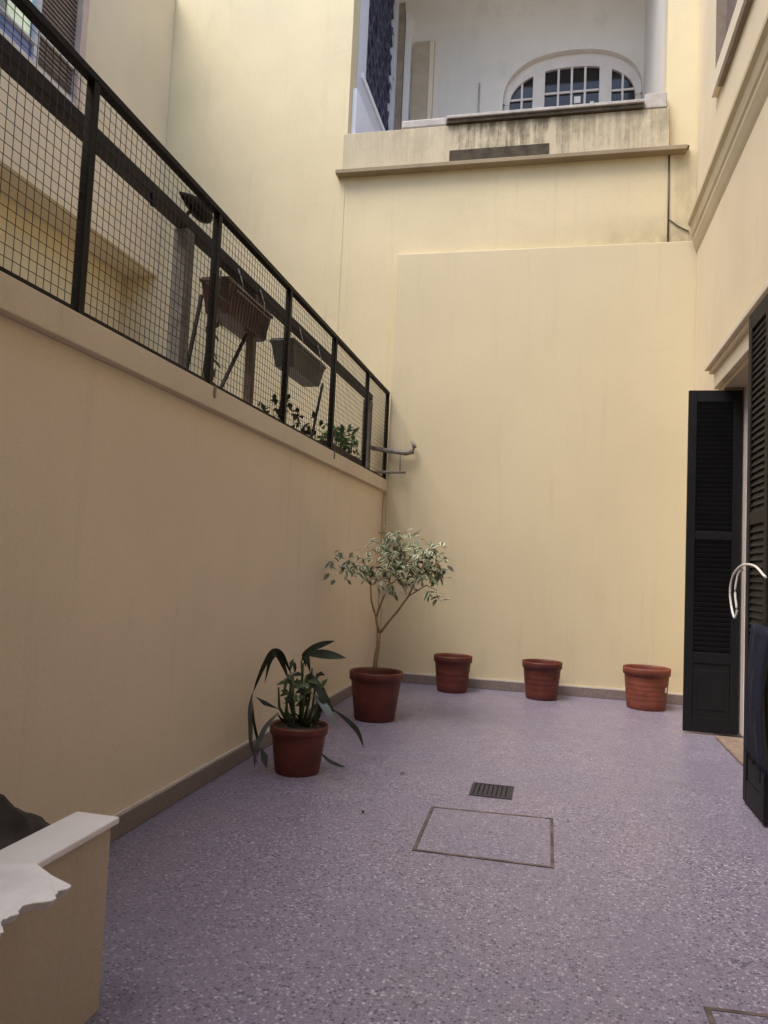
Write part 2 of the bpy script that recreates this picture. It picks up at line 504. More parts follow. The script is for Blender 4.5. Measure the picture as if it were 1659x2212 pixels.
# balcony parapet, projecting a little, and its lower lip
par = bx('balcony_parapet', M['parapet'], bb, -2.82, 1.17, BU - 0.10, BU + 0.12, 6.45, 6.935, bevel=0.008)
bx('lip', M['lip'], par, -2.90, 1.37, BU - 0.135, BU - 0.002, 6.395, 6.448, bevel=0.006)
bx('recess_shade_strip', M['dark_strip'], par, -1.43, -0.21, BU - 0.108, BU - 0.09, 6.455, 6.60)  # strip stands proud; its dark colour replaces the shade of a recess
bx('coping', M['slab_grey'], par, -1.47, 0.88, BU - 0.17, BU + 0.16, 6.985, 7.025, bevel=0.008)
bx('coping_shadow_line', M['dark_strip'], par, -1.475, 0.87, BU - 0.145, BU + 0.14, 6.937, 6.984)  # dark strip painted as the shadow line under the coping
bx('pedestal', M['slab_grey'], par, 0.885, 1.135, BU - 0.11, BU + 0.15, 6.937, 7.12, bevel=0.01)
bx('step_block', M['slab_grey'], par, -2.06, -1.48, BU - 0.10, BU + 0.20, 6.937, 7.05, bevel=0.02)
# gallery behind the parapet
IY = 12.0
g = MB()
g.box(-3.0, 1.7, BU + 0.3, IY + 0.3, 6.2, 6.5)
g.build('gallery_floor', M['slab_grey'], bb)
side = MB(); side.box(-3.0, -2.80, 9.52, IY + 0.2, 6.5, 8.20); side.box(-3.0, -2.80, 9.52, 9.95, 8.202, 12.2)
side.box(-3.0, -2.80, 11.62, IY + 0.2, 8.202, 12.2); side.box(-3.0, -2.80, 9.952, 11.618, 10.9, 12.2)
side.box(-3.2, -3.1, 9.52, IY + 0.2, 6.5, 12.2)
sw = side.build('gallery_side_wall', M['gallery_blue'], bb)
MB().box(-2.798, -2.74, BU + 0.13, 11.9, 6.5, 7.70).build('dado_wall', M['dado'], sw, 0.006)
MB().box(-2.798, -2.77, 9.7, 11.9, 8.08, 8.16).build('window_sill', M['dado'], sw, 0.005)
lat = MB()
for i in range(-6, 8):                                   # slanted bars of the grille
    y0 = 9.96 + i * 0.27
    pts = []
    for (ya, za, yb, zb) in ((y0, 8.22, y0 + 1.5, 10.88), (y0 + 1.5, 8.22, y0, 10.88)):
        a, b2 = Vector((-2.86, ya, za)), Vector((-2.86, yb, zb))
        d = b2 - a
        t0, t1 = 0.0, 1.0
        for lo, hi in ((9.96, 11.61),):
            ta, tb = (lo - a.y) / d.y, (hi - a.y) / d.y
            t0, t1 = max(t0, min(ta, tb)), min(t1, max(ta, tb))
        if t1 - t0 > 0.02:
            lat.tube([a + d * t0, a + d * t1], 0.030, 4, square=True)
lt = lat.build('lattice_grille', M['lattice'], sw)
lv = MB()
for k in range(90):                                     # creeper leaves caught in the grille
    y = random.uniform(9.98, 11.6); z = random.uniform(8.25, 10.85)
    if random.random() > 0.5 + 0.4 * math.sin(z * 3 + y * 2):
        continue
    c = Vector((-2.83 + random.uniform(-.03, .05), y, z))
    d = Vector((random.uniform(-.2, .2), random.uniform(-1, 1), -0.8)).normalized() * random.uniform(.10, .2)
    lv.blade([c, c + d * .5, c + d], .045, (1, 0, .3))
lv.build('creeper', M['lattice'], lt)
# inner wall with an arched opening
def arch(x0, x1, zs, zt, n=28, p=2.3):
    cx, a, b = (x0 + x1) / 2, (x1 - x0) / 2, zt - zs
    out = []
    for i in range(n + 1):
        t = math.pi * (1 - i / n)
        c, s = math.cos(t), math.sin(t)
        out.append((cx + a * math.copysign(abs(c) ** (2 / p), c), zs + b * abs(s) ** (2 / p)))
    return out
AX0, AX1, AZ0, AZS, AZT = -1.04, 1.13, 8.60, 9.02, 9.78
ar = arch(AX0, AX1, AZS, AZT)
iw = MB()
ZT = 10.2
iw.box(-3.0, AX0, IY, IY + .3, 6.5, ZT); iw.box(AX1, 1.7, IY, IY + .3, 6.5, ZT); iw.box(AX0, AX1, IY, IY + .3, 6.5, AZ0)
for (xa, za), (xb, zb) in zip(ar[:-1], ar[1:]):
    iw.face([(xa, IY, za), (xb, IY, zb), (xb, IY, ZT), (xa, IY, ZT)])
    iw.face([(xa, IY, za), (xa, IY + .22, za), (xb, IY + .22, zb), (xb, IY, zb)], smooth=True)
iw.face([(AX0, IY, AZ0), (AX0, IY + .22, AZ0), (AX0, IY + .22, AZS), (AX0, IY, AZS)])
iw.face([(AX1, IY, AZS), (AX1, IY + .22, AZS), (AX1, IY + .22, AZ0), (AX1, IY, AZ0)])
# coved ceiling
prev = None
for i in range(13):
    t = math.pi / 2 * i / 12
    q = (IY - 0.9 * (1 - math.cos(t)), ZT + 0.9 * math.sin(t))
    if prev:
        iw.face([(-3, prev[0], prev[1]), (1.7, prev[0], prev[1]), (1.7, q[0], q[1]), (-3, q[0], q[1])], smooth=True)
    prev = q
iw.face([(-3, prev[0], prev[1]), (1.7, prev[0], prev[1]), (1.7, 9.4, prev[1]), (-3, 9.4, prev[1])])
iw.box(1.14, 1.34, 9.51, IY - .002, 6.5, 12.0)
gw = iw.build('gallery_wall', M['gallery'], bb)
bx('gallery_roof', M['wall'], bb, -3.0, 1.7, 9.52, IY + .3, 11.2, 11.5)
# arched window
fr = MB()
FY = IY + .10
def arc_z(x, pts):
    for (xa, za), (xb, zb) in zip(pts[:-1], pts[1:]):
        if xa <= x <= xb:
            return za + (zb - za) * ((x - xa) / max(1e-6, xb - xa))
    return pts[0][1]
inner = arch(AX0 + .10, AX1 - .10, 8.98, 9.56)
outer = arch(AX0 + .002, AX1 - .002, AZS, AZT - .002)
for i in range(len(inner) - 1):
    (xa, za), (xb, zb) = inner[i], inner[i + 1]
    (oa, ya), (ob, yb) = outer[i], outer[i + 1]
    fr.hexa([(xa, FY, za), (xb, FY, zb), (xb, FY + .06, zb), (xa, FY + .06, za)], [(oa, FY, ya), (ob, FY, yb), (ob, FY + .06, yb), (oa, FY + .06, ya)])
fr.box(AX0 + .002, AX0 + .10, FY, FY + .06, AZ0, 9.0); fr.box(AX1 - .10, AX1 - .002, FY, FY + .06, AZ0, 9.0)
fr.box(AX0 + .10, AX1 - .10, FY, FY + .06, AZ0, 8.88)
for x in (-0.475, 0.57):
    fr.box(x - .095, x + .095, FY - .006, FY + .05, 8.882, arc_z(x, inner) + .02)
awin = fr.build('arched_window', M['white_paint'], bb)
mun = MB()
def vbar(x):
    mun.box(x - .017, x + .017, FY + .012, FY + .045, 8.882, arc_z(x, inner) + .01)
for x in (-0.745, 0.835, -0.165, 0.045, 0.255):
    vbar(x)
for x0, x1, z in ((AX0 + .1, -0.572, 9.09), (-0.378, 0.473, 9.15), (0.667, AX1 - .1, 9.11)):
    mun.box(x0, x1, FY + .016, FY + .041, z - .016, z + .016)
mun.build('muntin', M['white_paint'], awin)
gp = MB()
top = [(x, FY + .05, z) for x, z in inner]
gp.face([(inner[-1][0], FY + .05, 8.87), *reversed(top), (inner[0][0], FY + .05, 8.87)])
gp.build('pane', M['glass_dark'], awin)
bx('pane_reflection', M['marble'], awin, 0.09, 0.19, FY + .046, FY + .049, 8.97, 9.08)  # white patch standing in for a reflection in the glass
bx('pane_reflection', M['marble'], awin, 0.34, 0.40, FY + .046, FY + .049, 8.89, 8.98)  # second painted reflection, lower in the window
# door, posts at the left of the gallery
bx('corner_post', M['post_taupe'], bb, -2.796, -2.70, 11.80, 11.99, 6.5, 11.1)
bx('white_post', M['marble'], bb, -2.69, -2.585, 11.88, 11.99, 6.5, 11.1)
dr = bx('gallery_door', M['door_beige'], bb, -2.55, -2.20, 11.93, 11.997, 6.5, 10.14, bevel=0.005)
bx('door_edge', M['hood'], dr, -2.27, -2.20, 11.915, 11.929, 6.5, 10.12)
MB().tube([(-1.43, 11.985, 8.7), (-1.43, 11.985, 9.35)], 0.014).build('gallery_pipe', M['slab_grey'], bb)
# cable running down from the balcony corner
MB().tube([(1.185, BU - .012, 6.39), (1.187, BU - .012, 5.9), (1.19, BU - .012, 5.33)], 0.011, 6).tube([(1.187, BU - .012, 5.62), (1.3, BU - .012, 5.52), (1.42, BU - .012, 5.45)], 0.007, 6).build('cable', M['cable'], bb)
bx('drip_ledge', M['dark_strip'], bb, 1.175, 1.40, BU - .06, BU - .002, 6.452, 6.475)

# ------------------------------------------------------------------ neighbour's wall across the terrace
nb = thing('neighbour_house', 'neighbour house wall with overhanging upper storey and shuttered window beyond the railing', 'house', (-6.0, 5, 2.3))
bx('ground_wall', M['wall'], nb, TX - .3, TX, -3.0, 9.196, 2.301, 5.18)
OX = TX + 0.50
up = MB()
up.box(TX - .3, OX, -3.0, 5.4, 5.182, 9.2); up.box(TX - .3, OX, 5.4, 7.32, 5.182, 6.40); up.box(TX - .3, OX, 5.4, 7.32, 8.2, 9.2); up.box(TX - .3, OX, 7.32, 9.196, 5.182, 9.2)
up.build('upper_wall', M['wall_lilac'], nb)
wf = MB()
wf.box(OX - .10, OX - .04, 5.42, 7.22, 6.41, 6.47); wf.box(OX - .10, OX - .04, 6.56, 6.63, 6.472, 8.19); wf.box(OX - .10, OX - .04, 5.42, 6.558, 6.64, 6.68)
wf.box(OX - .095, OX - .03, 6.632, 7.21, 6.80, 6.83)
wnd = wf.build('window', M['grey_frame'], nb)
bx('frame', M['pink_frame'], wnd, OX - .12, OX + .01, 7.222, 7.33, 6.402, 8.198)
bx('pane', M['glass_sky'], wnd, OX - .09, OX - .075, 5.42, 6.56, 6.681, 8.19)
bx('lower_pane', M['glass_blue'], wnd, OX - .09, OX - .07, 5.42, 6.56, 6.472, 6.639)
sh = MB()
for k in range(32):
    z = 6.475 + k * 0.053
    sh.hexa([(OX - .085, 6.632, z), (OX - .055, 6.632, z), (OX - .055, 7.218, z), (OX - .085, 7.218, z)], [(OX - .085, 6.632, z + .048), (OX - .07, 6.632, z + .048), (OX - .07, 7.218, z + .048), (OX - .085, 7.218, z + .048)])
sh.build('roller_shutter', M['brown_shutter'], wnd)
bx('window_back', M['glass_dark'], wnd, OX - .2, OX - .12, 5.402, 7.22, 6.402, 8.198)

# ------------------------------------------------------------------ right building
rb = thing('house_wall', 'cream house wall on the right with moulded cornice, door hood and shuttered doorway', 'house', (1.6, 5, 0))
DY0, DY1, DZ = 5.30, 7.56, 3.20
w = MB()
w.box(RX, 1.95, -3.0, DY0, 0, 5.4); w.box(RX, 1.95, DY1, 9.125, 0, 5.4); w.box(RX, 1.95, DY0, DY1, DZ, 5.4)
WY0, WY1, WZ0, WZ1 = 6.2, 8.05, 6.62, 7.9
w.box(RX, 1.95, -3.0, WY0, 5.4, 8.5); w.box(RX, 1.95, WY1, 9.2, 5.4, 8.5); w.box(RX, 1.95, WY0, WY1, 5.4, WZ0); w.box(RX, 1.95, WY0, WY1, WZ1, 8.5)
w.build('wall_body', M['wall_lilac'], rb)
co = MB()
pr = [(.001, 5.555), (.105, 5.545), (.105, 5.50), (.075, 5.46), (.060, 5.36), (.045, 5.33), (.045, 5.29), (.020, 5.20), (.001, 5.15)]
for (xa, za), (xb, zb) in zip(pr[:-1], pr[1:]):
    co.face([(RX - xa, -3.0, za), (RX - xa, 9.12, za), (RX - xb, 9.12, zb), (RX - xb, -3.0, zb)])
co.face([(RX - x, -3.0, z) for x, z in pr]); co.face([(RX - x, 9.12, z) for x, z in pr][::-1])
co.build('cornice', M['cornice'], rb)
# upper window with brown shutter and sill
uwf = bx('upper_window', M['brown_shutter'], rb, RX + .06, RX + .09, WY0, WY1, WZ0, WZ1)
t = MB(); t.box(RX - .03, RX + .059, WY1 - .06, WY1 - .002, WZ0 + .002, WZ1 - .002); t.box(RX - .03, RX + .058, WY0, WY1 - .062, WZ0 + .002, WZ0 + .05)
t.build('frame', M['brown_trim'], uwf)
bx('sill', M['hood'], uwf, RX - .06, RX - .001, WY0 - .1, WY1 + .02, WZ0 - .26, WZ0 - .06, bevel=.01)
bx('sill_shadow_line', M['brown_trim'], uwf, RX - .05, RX - .001, WY0 - .1, WY1 - .25, WZ0 - .31, WZ0 - .262)  # brown strip put in as the shadow line below the sill
# door hood
hd = MB()
hd.box(RX - .12, RX - .001, 4.95, 7.86, 3.44, 3.50); hd.box(RX - .085, RX - .001, 5.0, 7.81, 3.395, 3.439)
hd.box(RX - .05, RX - .001, 5.03, 7.76, 3.24, 3.394)
hd.build('door_hood', M['hood'], rb, 0.008)
# white French door set back in the reveal
fr = MB()
FX = RX + .17
fr.box(FX, FX + .08, DY1 - .16, DY1 - .002, 0.03, DZ - .002); fr.box(FX, FX + .08, DY0 + .002, DY0 + .10, 0.03, DZ - .002); fr.box(FX, FX + .08, DY0 + .10, DY1 - .16, DZ - .12, DZ - .002)
fr.box(FX + .01, FX + .07, 6.30, 6.46, 0.03, DZ - .122)
for a, b2 in ((DY0 + .10, 6.30), (6.46, DY1 - .16)):
    fr.box(FX + .015, FX + .065, a, b2, 0.03, .75); fr.box(FX + .02, FX + .06, a, b2, 1.9, 1.95)
dor = fr.build('french_door', M['white_paint'], rb, 0.006)
bx('pane', M['glass_dark'], dor, FX + .03, FX + .045, DY0 + .1, DY1 - .16, .752, DZ - .13)
bx('threshold', M['stone_sill'], rb, RX - .06, FX + .1, DY0 + .02, DY1 - .18, 0.004, 0.028, bevel=0.004)

def leaf(name, origin, d, wid, h, label, parent, m):
    """louvred shutter leaf: origin = hinge foot, d = direction along the leaf"""
    o = Vector(origin); d = Vector(d).normalized(); nrm = Vector((d.y, -d.x, 0))
    th = 0.036
    def blk(mb, a, b, z0, z1, t0=-th / 2, t1=th / 2):
        lo = [o + d * a + nrm * t0, o + d * b + nrm * t0, o + d * b + nrm * t1, o + d * a + nrm * t1]
        mb.hexa([p + Vector((0, 0, z0)) for p in lo], [p + Vector((0, 0, z1)) for p in lo])
    f = MB(); st = .075
    blk(f, 0, st, 0, h); blk(f, wid - st, wid, 0, h)
    for z0, z1 in ((0, .14), (.62, .72), (1.75, 1.83), (h - .11, h)):
        blk(f, st, wid - st, z0, z1, -th / 2 + .002, th / 2 - .002)
    fo = f.build('shutter_leaf', m, parent, 0.004)
    fo['label'] = label
    p = MB(); blk(p, st, wid - st, .14, .62, -.008, .008); blk(p, st + .04, wid - st - .04, .2, .56, -.013, .013)
    p.build('panel', m, fo, .004)
    s = MB()
    for za, zb in ((.72, 1.75), (1.83, h - .11)):
        n = int((zb - za) / .043)
        for k in range(n):
            z = za + (k + .5) * (zb - za) / n
            c = []
            for (tt, zz) in ((.013, -.026), (.009, -.028), (-.013, .026), (-.009, .028)):
                c.append((tt, zz))
            lo = [o + d * st + nrm * tt + Vector((0, 0, z + zz)) for tt, zz in c]
            hi = [o + d * (wid - st) + nrm * tt + Vector((0, 0, z + zz)) for tt, zz in c]
            s.hexa(lo, hi)
    s.build('louvre', m, fo)
    return fo
leaf('shutter_leaf', (1.655, 7.52, .02), (-1, 0, 0), .468, 3.15, 'tall black louvred shutter leaf standing open square to the wall', rb, M['shutter'])
leaf('shutter_leaf', (1.655, 5.40, .02), (-1, 0, 0), .42, 3.15, 'shutter leaf hidden behind the near folded leaf', rb, M['shutter'])
near = leaf('shutter_leaf', (1.235, 5.375, .02), (0, -1, 0), .50, 3.15, 'near black louvred shutter leaf folded parallel to the wall at the frame edge', rb, M['shutter'])

w = MB()
w.box(-6.2, -2.4, -1.0, -.7, 2.16, 7.6); w.box(-2.398, 1.49, -1.0, -.7, 0, 7.6)
w.build('unseen_light_blocker', M['wall'], rb)  # unseen wall behind the camera, added to block skylight and sun

# ------------------------------------------------------------------ railing on the coping
ra = thing('mesh_railing', 'black iron railing with square wire mesh standing on the coping of the left wall', 'railing', (LX + .01, 5, 2.44))
PX = LX + 0.01
PY = [0.30, 1.60, 2.90, 4.20, 5.50, 6.77, 8.07, 9.10]
ZB, ZTOP = 2.445, 3.53
for y in PY:
    bx('post', M['iron'], ra, PX - .021, PX + .021, y - .021, y + .021, 2.441, ZTOP - .022)
bx('top_rail', M['iron'], ra, PX - .024, PX + .024, 0.0, 9.122, ZTOP - .02, ZTOP + .015, bevel=.004)
bx('bottom_rail', M['iron'], ra, PX - .012, PX + .012, 0.0, 9.10, 2.448, 2.472)
for a, b2 in zip(PY[:-1], PY[1:]):
    m = MB()
    n = round((b2 - a) / .047)
    for k in range(1, n):
        y = a + (b2 - a) * k / n
        m.tube([(PX, y, 2.472), (PX, y, ZTOP - .02)], .0020, 4, cap=False)
    for k in range(1, 22):
        z = 2.472 + (ZTOP - 2.492) * k / 22
        m.tube([(PX + .004, a + .02, z), (PX + .004, b2 - .02, z)], .0020, 4, cap=False)
    m.build('mesh_panel', M['wire'], ra)
for y in (4.20, 6.77):
    bx('anchor', M['bracket'], ra, LX + .056, LX + .066, y - .008, y + .008, 2.37, 2.44)

# ------------------------------------------------------------------ timber beam frame behind the railing
bf = thing('beam_frame', 'dark weathered beam on grey and brown posts running behind the mesh railing', 'beam frame', (-2.27, 5, 2.44))
BX = -2.27
MB().box(BX - .04, BX + .04, 0.2, 8.95, 3.40, 3.475).build('beam', M['timber'], bf, .008)
bx('post', M['post_grey'], bf, BX - .045, BX + .045, 4.10, 4.20, 2.442, 3.398, bevel=.01)
bx('post', M['post_brown'], bf, BX - .03, BX + .03, 5.22, 5.29, 2.442, 3.398, bevel=.006)
bx('post', M['post_grey'], bf, BX - .06, BX + .04, 8.86, 8.98, 2.442, 3.398, bevel=.01)
for p, q in (((BX, 5.16, 3.06), (BX, 4.69, 2.45)), ((BX, 4.42, 3.09), (BX, 4.25, 2.45)), ((BX, 7.05, 3.15), (BX, 6.74, 2.45))):
    MB().tube([p, q], .014, 4, square=True).build('brace', M['iron'], bf)
MB().tube([(BX + .03, 3.70, 3.41), (BX + .045, 3.70, 3.36), (BX + .04, 3.69, 3.335)], [.012, .014, .011], 6).build('hook', M['iron'], bf)

def trough(nm, label, y0, y1, z0, z1, m, ridged, taper):
    t = thing(nm, label, 'planter', (BX + .08, (y0 + y1) / 2, z0), 'planter troughs hung on the beam')
    xf, xb = BX + .07, BX - .14
    mb = MB()
    lo = [(xf - .025, y0 + taper, z0), (xf - .025, y1 - taper, z0), (xb + .02, y1 - taper, z0), (xb + .02, y0 + taper, z0)]
    hi = [(xf, y0, z1), (xf, y1, z1), (xb, y1, z1), (xb, y0, z1)]
    k = len(mb.v)
    mb.v += [Vector(p) for p in lo + hi]
    for q in ((0, 1, 2, 3), (0, 4, 5, 1), (1, 5, 6, 2), (2, 6, 7, 3), (3, 7, 4, 0)):
        mb.f.append(tuple(k + i for i in q)); mb.mi.append(0); mb.sm.append(False)
    if ridged:
        n = int((y1 - y0 - 2 * taper) / .05)
        for i in range(n + 1):
            y = y0 + taper + (y1 - y0 - 2 * taper) * i / n
            mb.tube([(xf - .023, y, z0 + .01), (xf - .002, y, z1 - .03)], .008, 5)
    mb.box(xb - .008, xf + .008, y0 - .01, y1 + .01, z1 - .022, z1)
    mb.build('trough_body', m, t, .006)
    bx('soil', M['soil'], t, xb + .004, xf - .004, y0 + .01, y1 - .01, z1 + .001, z1 + .012)
    hh = MB()
    for dz in (.0, .035):
        hh.tube([(xf + .012, y0 + .12, z1 - .05 + dz), (xf + .012, y1 - .06, z1 - .05 + dz)], .004, 5)
    for y in (y0 + .2, y1 - .2):
        hh.tube([(xf + .012, y, z1 - .05), (xf + .012, y, z1 + .03), (BX + .045, y, 3.43), (BX, y, 3.48), (BX - .03, y, 3.48)], .004, 5)
    hh.build('wire_holder', M['steel'], t)
    return t
tr1 = trough('planter_trough', 'ribbed brown trough hung on the beam beside the second visible railing post', 4.66, 5.47, 3.075, 3.30, M['trough_brown'], True, .07)
tr2 = trough('planter_trough', 'smooth grey trough hung on the beam, farther along than the brown one', 5.98, 6.90, 3.06, 3.275, M['trough_grey'], False, .09)
# straggly plant hanging from the brown trough's near end
hp = MB()
for k in range(26):
    a = Vector((BX + .06, 4.50 + random.uniform(-.08, .06), random.uniform(2.55, 3.25)))
    d = Vector((random.uniform(-.3, .5), random.uniform(-1, .6), random.uniform(-1, .2))).normalized() * random.uniform(.06, .12)
    hp.blade([a, a + d * .5, a + d], .018, (1, -.3, .4))
hp.tube([(BX + .06, 4.55, 3.3), (BX + .1, 4.46, 3.15), (BX + .06, 4.42, 2.8), (BX + .05, 4.40, 2.55)], .005, 5)
hp.build('trailing_plant', M['leaf_mid'], tr1)

# lamp head over the beam
lm = thing('lamp_head', 'black teardrop shaped lamp head just above the beam near the grey post', 'lamp', (BX, 4.2, 3.48))
mb = MB()
prof = [(0, .006), (.08, .028), (.17, .048), (.26, .062), (.33, .058), (.385, .035), (.405, .004)]
mb.tube([(BX + .02, 4.02 + s, 3.575 + .02 * math.sin(s * 6)) for s, r in prof], [r for s, r in prof], 14)
mb.build('shade', M['iron'], lm)
MB().tube([(BX, 4.16, 3.476), (BX, 4.17, 3.52), (BX + .01, 4.22, 3.555)], .012, 6).build('stem', M['iron'], lm)

# slab planters
def slab_planter(label, y0, y1, z1, lm_, kind):
    t = thing('slab_planter', label, 'planter', (LX - .1, (y0 + y1) / 2, 2.44), 'low planters standing on the coping')
    xa, xb = LX - .22, LX - .05
    q = MB(); q.hexa([(xa + .015, y0 + .02, 2.443), (xb - .015, y0 + .02, 2.443), (xb - .015, y1 - .02, 2.443), (xa + .015, y1 - .02, 2.443)], [(xa, y0, z1), (xb, y0, z1), (xb, y1, z1), (xa, y1, z1)])
    q.build('trough_body', M['trough_dark'], t, .006)
    f = MB()
    n = 230 if kind == 'bush' else 85
    for k in range(n):
        y = random.uniform(y0, y1) if kind != 'bush' else random.gauss((y0 + y1) / 2, (y1 - y0) * .22)
        hgt = .17 * abs(math.sin(y * 9)) + .05 if kind != 'bush' else .24 * max(.15, 1 - ((y - (y0 + y1) / 2) / (y1 - y0) * 2) ** 2)
        a = Vector((random.uniform(xa, xb + .03), y, z1 + random.uniform(-.01, hgt)))
        d = Vector((random.uniform(-.4, .8), random.uniform(-1, 1), random.uniform(-.2, .9))).normalized() * random.uniform(.05, .10)
        f.blade([a, a + d * .5, a + d], .022, (random.uniform(-.5, .5), random.uniform(-.5, .5), 1))
        if k % 6 == 0:
            f.tube([(a.x, y, z1 - .005), a], .003, 4)
    f.build('foliage', lm_, t)
slab_planter('low trough of small dark leaved plants on the coping below the grey trough', 5.50, 6.70, 2.50, M['leaf_dark'], 'row')
slab_planter('dark trough with a bushy fresh green plant on the coping near the far corner', 6.86, 8.30, 2.56, M['leaf_fresh'], 'bush')

# wall bracket beside the end of the railing
wb = MB()
y = BY - .09
wb.tube([(-2.30, y, 2.84), (-2.05, y, 2.80), (-1.80, y, 2.77), (-1.72, y, 2.79), (-1.70, y, 2.85), (-1.74, y, 2.92)], [.028, .028, .031, .032, .028, .018], 8)
wb.tube([(-2.28, y, 2.53), (-1.80, y, 2.535)], .018, 8)
wb.tube([(-1.87, y, 2.53), (-1.87, y, 2.79)], .007, 6)
wb.tube([(-2.02, y, 2.53), (-2.02, BY + .01, 2.53)], .012, 6); wb.tube([(-2.02, y, 2.80), (-2.02, BY + .01, 2.80)], .012, 6)
tag(wb.build('wall_bracket', M['bracket']), 'greyish metal bracket with upturned end on the back wall beside the railing', 'bracket')

# ------------------------------------------------------------------ pots
def pot(parent, c, rt, rb_, h, m, bands=0, soil=None, inner=True):
    rim_h = h * .17
    prof = [(0.0, .004), (rb_ * .96, .0), (rb_, .012)]
    if bands:
        for k in range(1, bands + 1):
            z = h * .10 + (h - rim_h - h * .14) * k / (bands + 1)
            r = rb_ + (rt * .93 - rb_) * z / (h - rim_h)
            prof += [(r, z - .008), (r - .0022, z), (r, z + .008)]
    prof += [(rt * .925, h - rim_h)]
    b = MB().lathe(prof, c, 44)
    b.lathe([(rt * .90, h - rim_h), (rt * .86, h * .6), (rb_ * .9, .03), (0, .028)], c, 44)
    po = b.build('pot', m, parent)
    MB().lathe([(rt * .925, h - rim_h - .002), (rt * .985, h - rim_h), (rt * .99, h - .03), (rt, h - .012), (rt * .985, h), (rt * .95, h), (rt * .935, h - .02), (rt * .90, h - rim_h)], c, 44).build('rim', m, po)
    if soil:
        MB().lathe([(0, soil + .01), (rt * .5, soil + .016), (rt * .90, soil)], c, 32, wob=.01).build('soil', M['soil'], parent)
    return po
EMP = 'empty terracotta pots along the back wall'
p3 = thing('flower_pot', 'empty red terracotta pot against the back wall, next to the small tree', 'flower pot', (-1.10, 8.78, 0), EMP)
pot(p3, (-1.10, 8.78, 0), .222, .168, .405, M['terracotta'], 3, .30)
p4 = thing('flower_pot', 'empty red terracotta pot at the middle of the back wall', 'flower pot', (-.10, 8.78, 0), EMP)
pot(p4, (-.10, 8.78, 0), .222, .17, .41, M['terracotta'], 4, .30)
p5 = thing('flower_pot', 'empty brighter terracotta pot with white spot beside the black shutter', 'flower pot', (1.0, 8.70, 0), EMP)
pp = pot(p5, (1.0, 8.70, 0), .248, .198, .435, M['terracotta_lit'], 5, .32)
sp = MB()
for k in range(1):
    a0 = -.80
    pts = []
    for da, z in ((0, .20), (.14, .205), (.16, .255), (.02, .25)):
        r = .2385
        pts.append((1.0 + r * math.cos(a0 + da), 8.70 + r * math.sin(a0 + da), z))
    sp.face(pts)
sp.build('white_spot', M['marble'], pp)  # small white patch on the side of the pot

# small variegated tree
tp = thing('potted_tree', 'small tree with variegated cream and green leaves in a large terracotta pot', 'potted tree', (-1.56, 6.88, 0))
c = (-1.56, 6.88, 0)
pot(tp, c, .248, .185, .435, M['terracotta'], 0, .375)
tk = MB()
tk.tube([(-1.58, 6.88, .36), (-1.575, 6.88, .52), (-1.56, 6.89, .66), (-1.55, 6.88, .78)], [.024, .021, .019, .019], 8)
F = Vector((-1.55, 6.88, .77))
br = [([F, (-1.575, 6.87, .88), (-1.60, 6.86, .98)], .014), ([(-1.60, 6.86, .97), (-1.63, 6.84, 1.08), (-1.64, 6.83, 1.22), (-1.75, 6.80, 1.36)], .009),
      ([(-1.585, 6.87, .92), (-1.55, 6.9, 1.05), (-1.50, 6.93, 1.2), (-1.46, 6.95, 1.42), (-1.47, 6.93, 1.6)], .010),
      ([F, (-1.48, 6.88, .87), (-1.38, 6.88, 1.0), (-1.29, 6.87, 1.13), (-1.22, 6.86, 1.3), (-1.15, 6.85, 1.45)], .013),
      ([(-1.29, 6.87, 1.13), (-1.12, 6.8, 1.24), (-1.02, 6.78, 1.2), (-1.0, 6.77, 1.13)], .006),
      ([(-1.22, 6.86, 1.3), (-1.36, 6.95, 1.45), (-1.38, 6.98, 1.6)], .006), ([(-1.64, 6.83, 1.22), (-1.82, 6.85, 1.34), (-1.96, 6.84, 1.37)], .005),
      ([(-1.50, 6.93, 1.2), (-1.35, 7.05, 1.36), (-1.28, 7.1, 1.5)], .006), ([(-1.22, 6.86, 1.3), (-1.05, 6.9, 1.42), (-.98, 6.9, 1.5)], .005)]
for pts, r in br:
    n = len(pts)
    tk.tube(pts, [r * (1 - .55 * i / (n - 1)) for i in range(n)], 7)
tk.build('trunk', M['bark'], tp)
cr = MB()
CL = [(-1.90, 1.40, .15, 44), (-1.74, 1.38, .15, 46), (-1.62, 1.32, .12, 34), (-1.50, 1.63, .13, 48), (-1.36, 1.58, .15, 60), (-1.18, 1.53, .14, 50), (-1.46, 1.43, .17, 70), (-1.26, 1.40, .16, 60),
      (-1.05, 1.48, .10, 34), (-1.0, 1.13, .05, 8), (-1.06, 1.18, .05, 7), (-1.47, 1.22, .09, 26), (-1.30, 1.24, .10, 22), (-1.13, 1.34, .10, 28), (-1.02, 1.38, .07, 16)]
for x, z, r, n in CL:
    for k in range(int(n * 1.08)):
        v = Vector((random.gauss(0, 1), random.gauss(0, 1.5), random.gauss(0, .85)))
        v = v * (r * .52)
        a = Vector((x, 6.88, z)) + v
        if a.x < LX + .04:
            continue
        d = (Vector((random.uniform(-1, 1), random.uniform(-1, 1), random.uniform(-.9, .45))) + v * 2).normalized()
        ln = random.uniform(.055, .095); wd = ln * random.uniform(.2, .28)
        nr = Vector((random.uniform(-.7, .7), random.uniform(-1.0, .3), 1))
        droop = Vector((0, 0, -ln * .12))
        p3_ = [a, a + d * ln * .35, a + d * ln * .7 + droop * .4, a + d * ln + droop]
        if random.random() < .22:
            cr.blade(p3_, wd, nr, 0)
        else:
            cr.blade(p3_, wd, nr, 1, .16)                                       # cream outline
            off = nr.normalized() * .0015
            cr.blade([q + off for q in p3_], wd * .5, nr, 0, .16)              # green heart
cr.build('crown', [M['leaf_green'], M['leaf_cream']], tp)

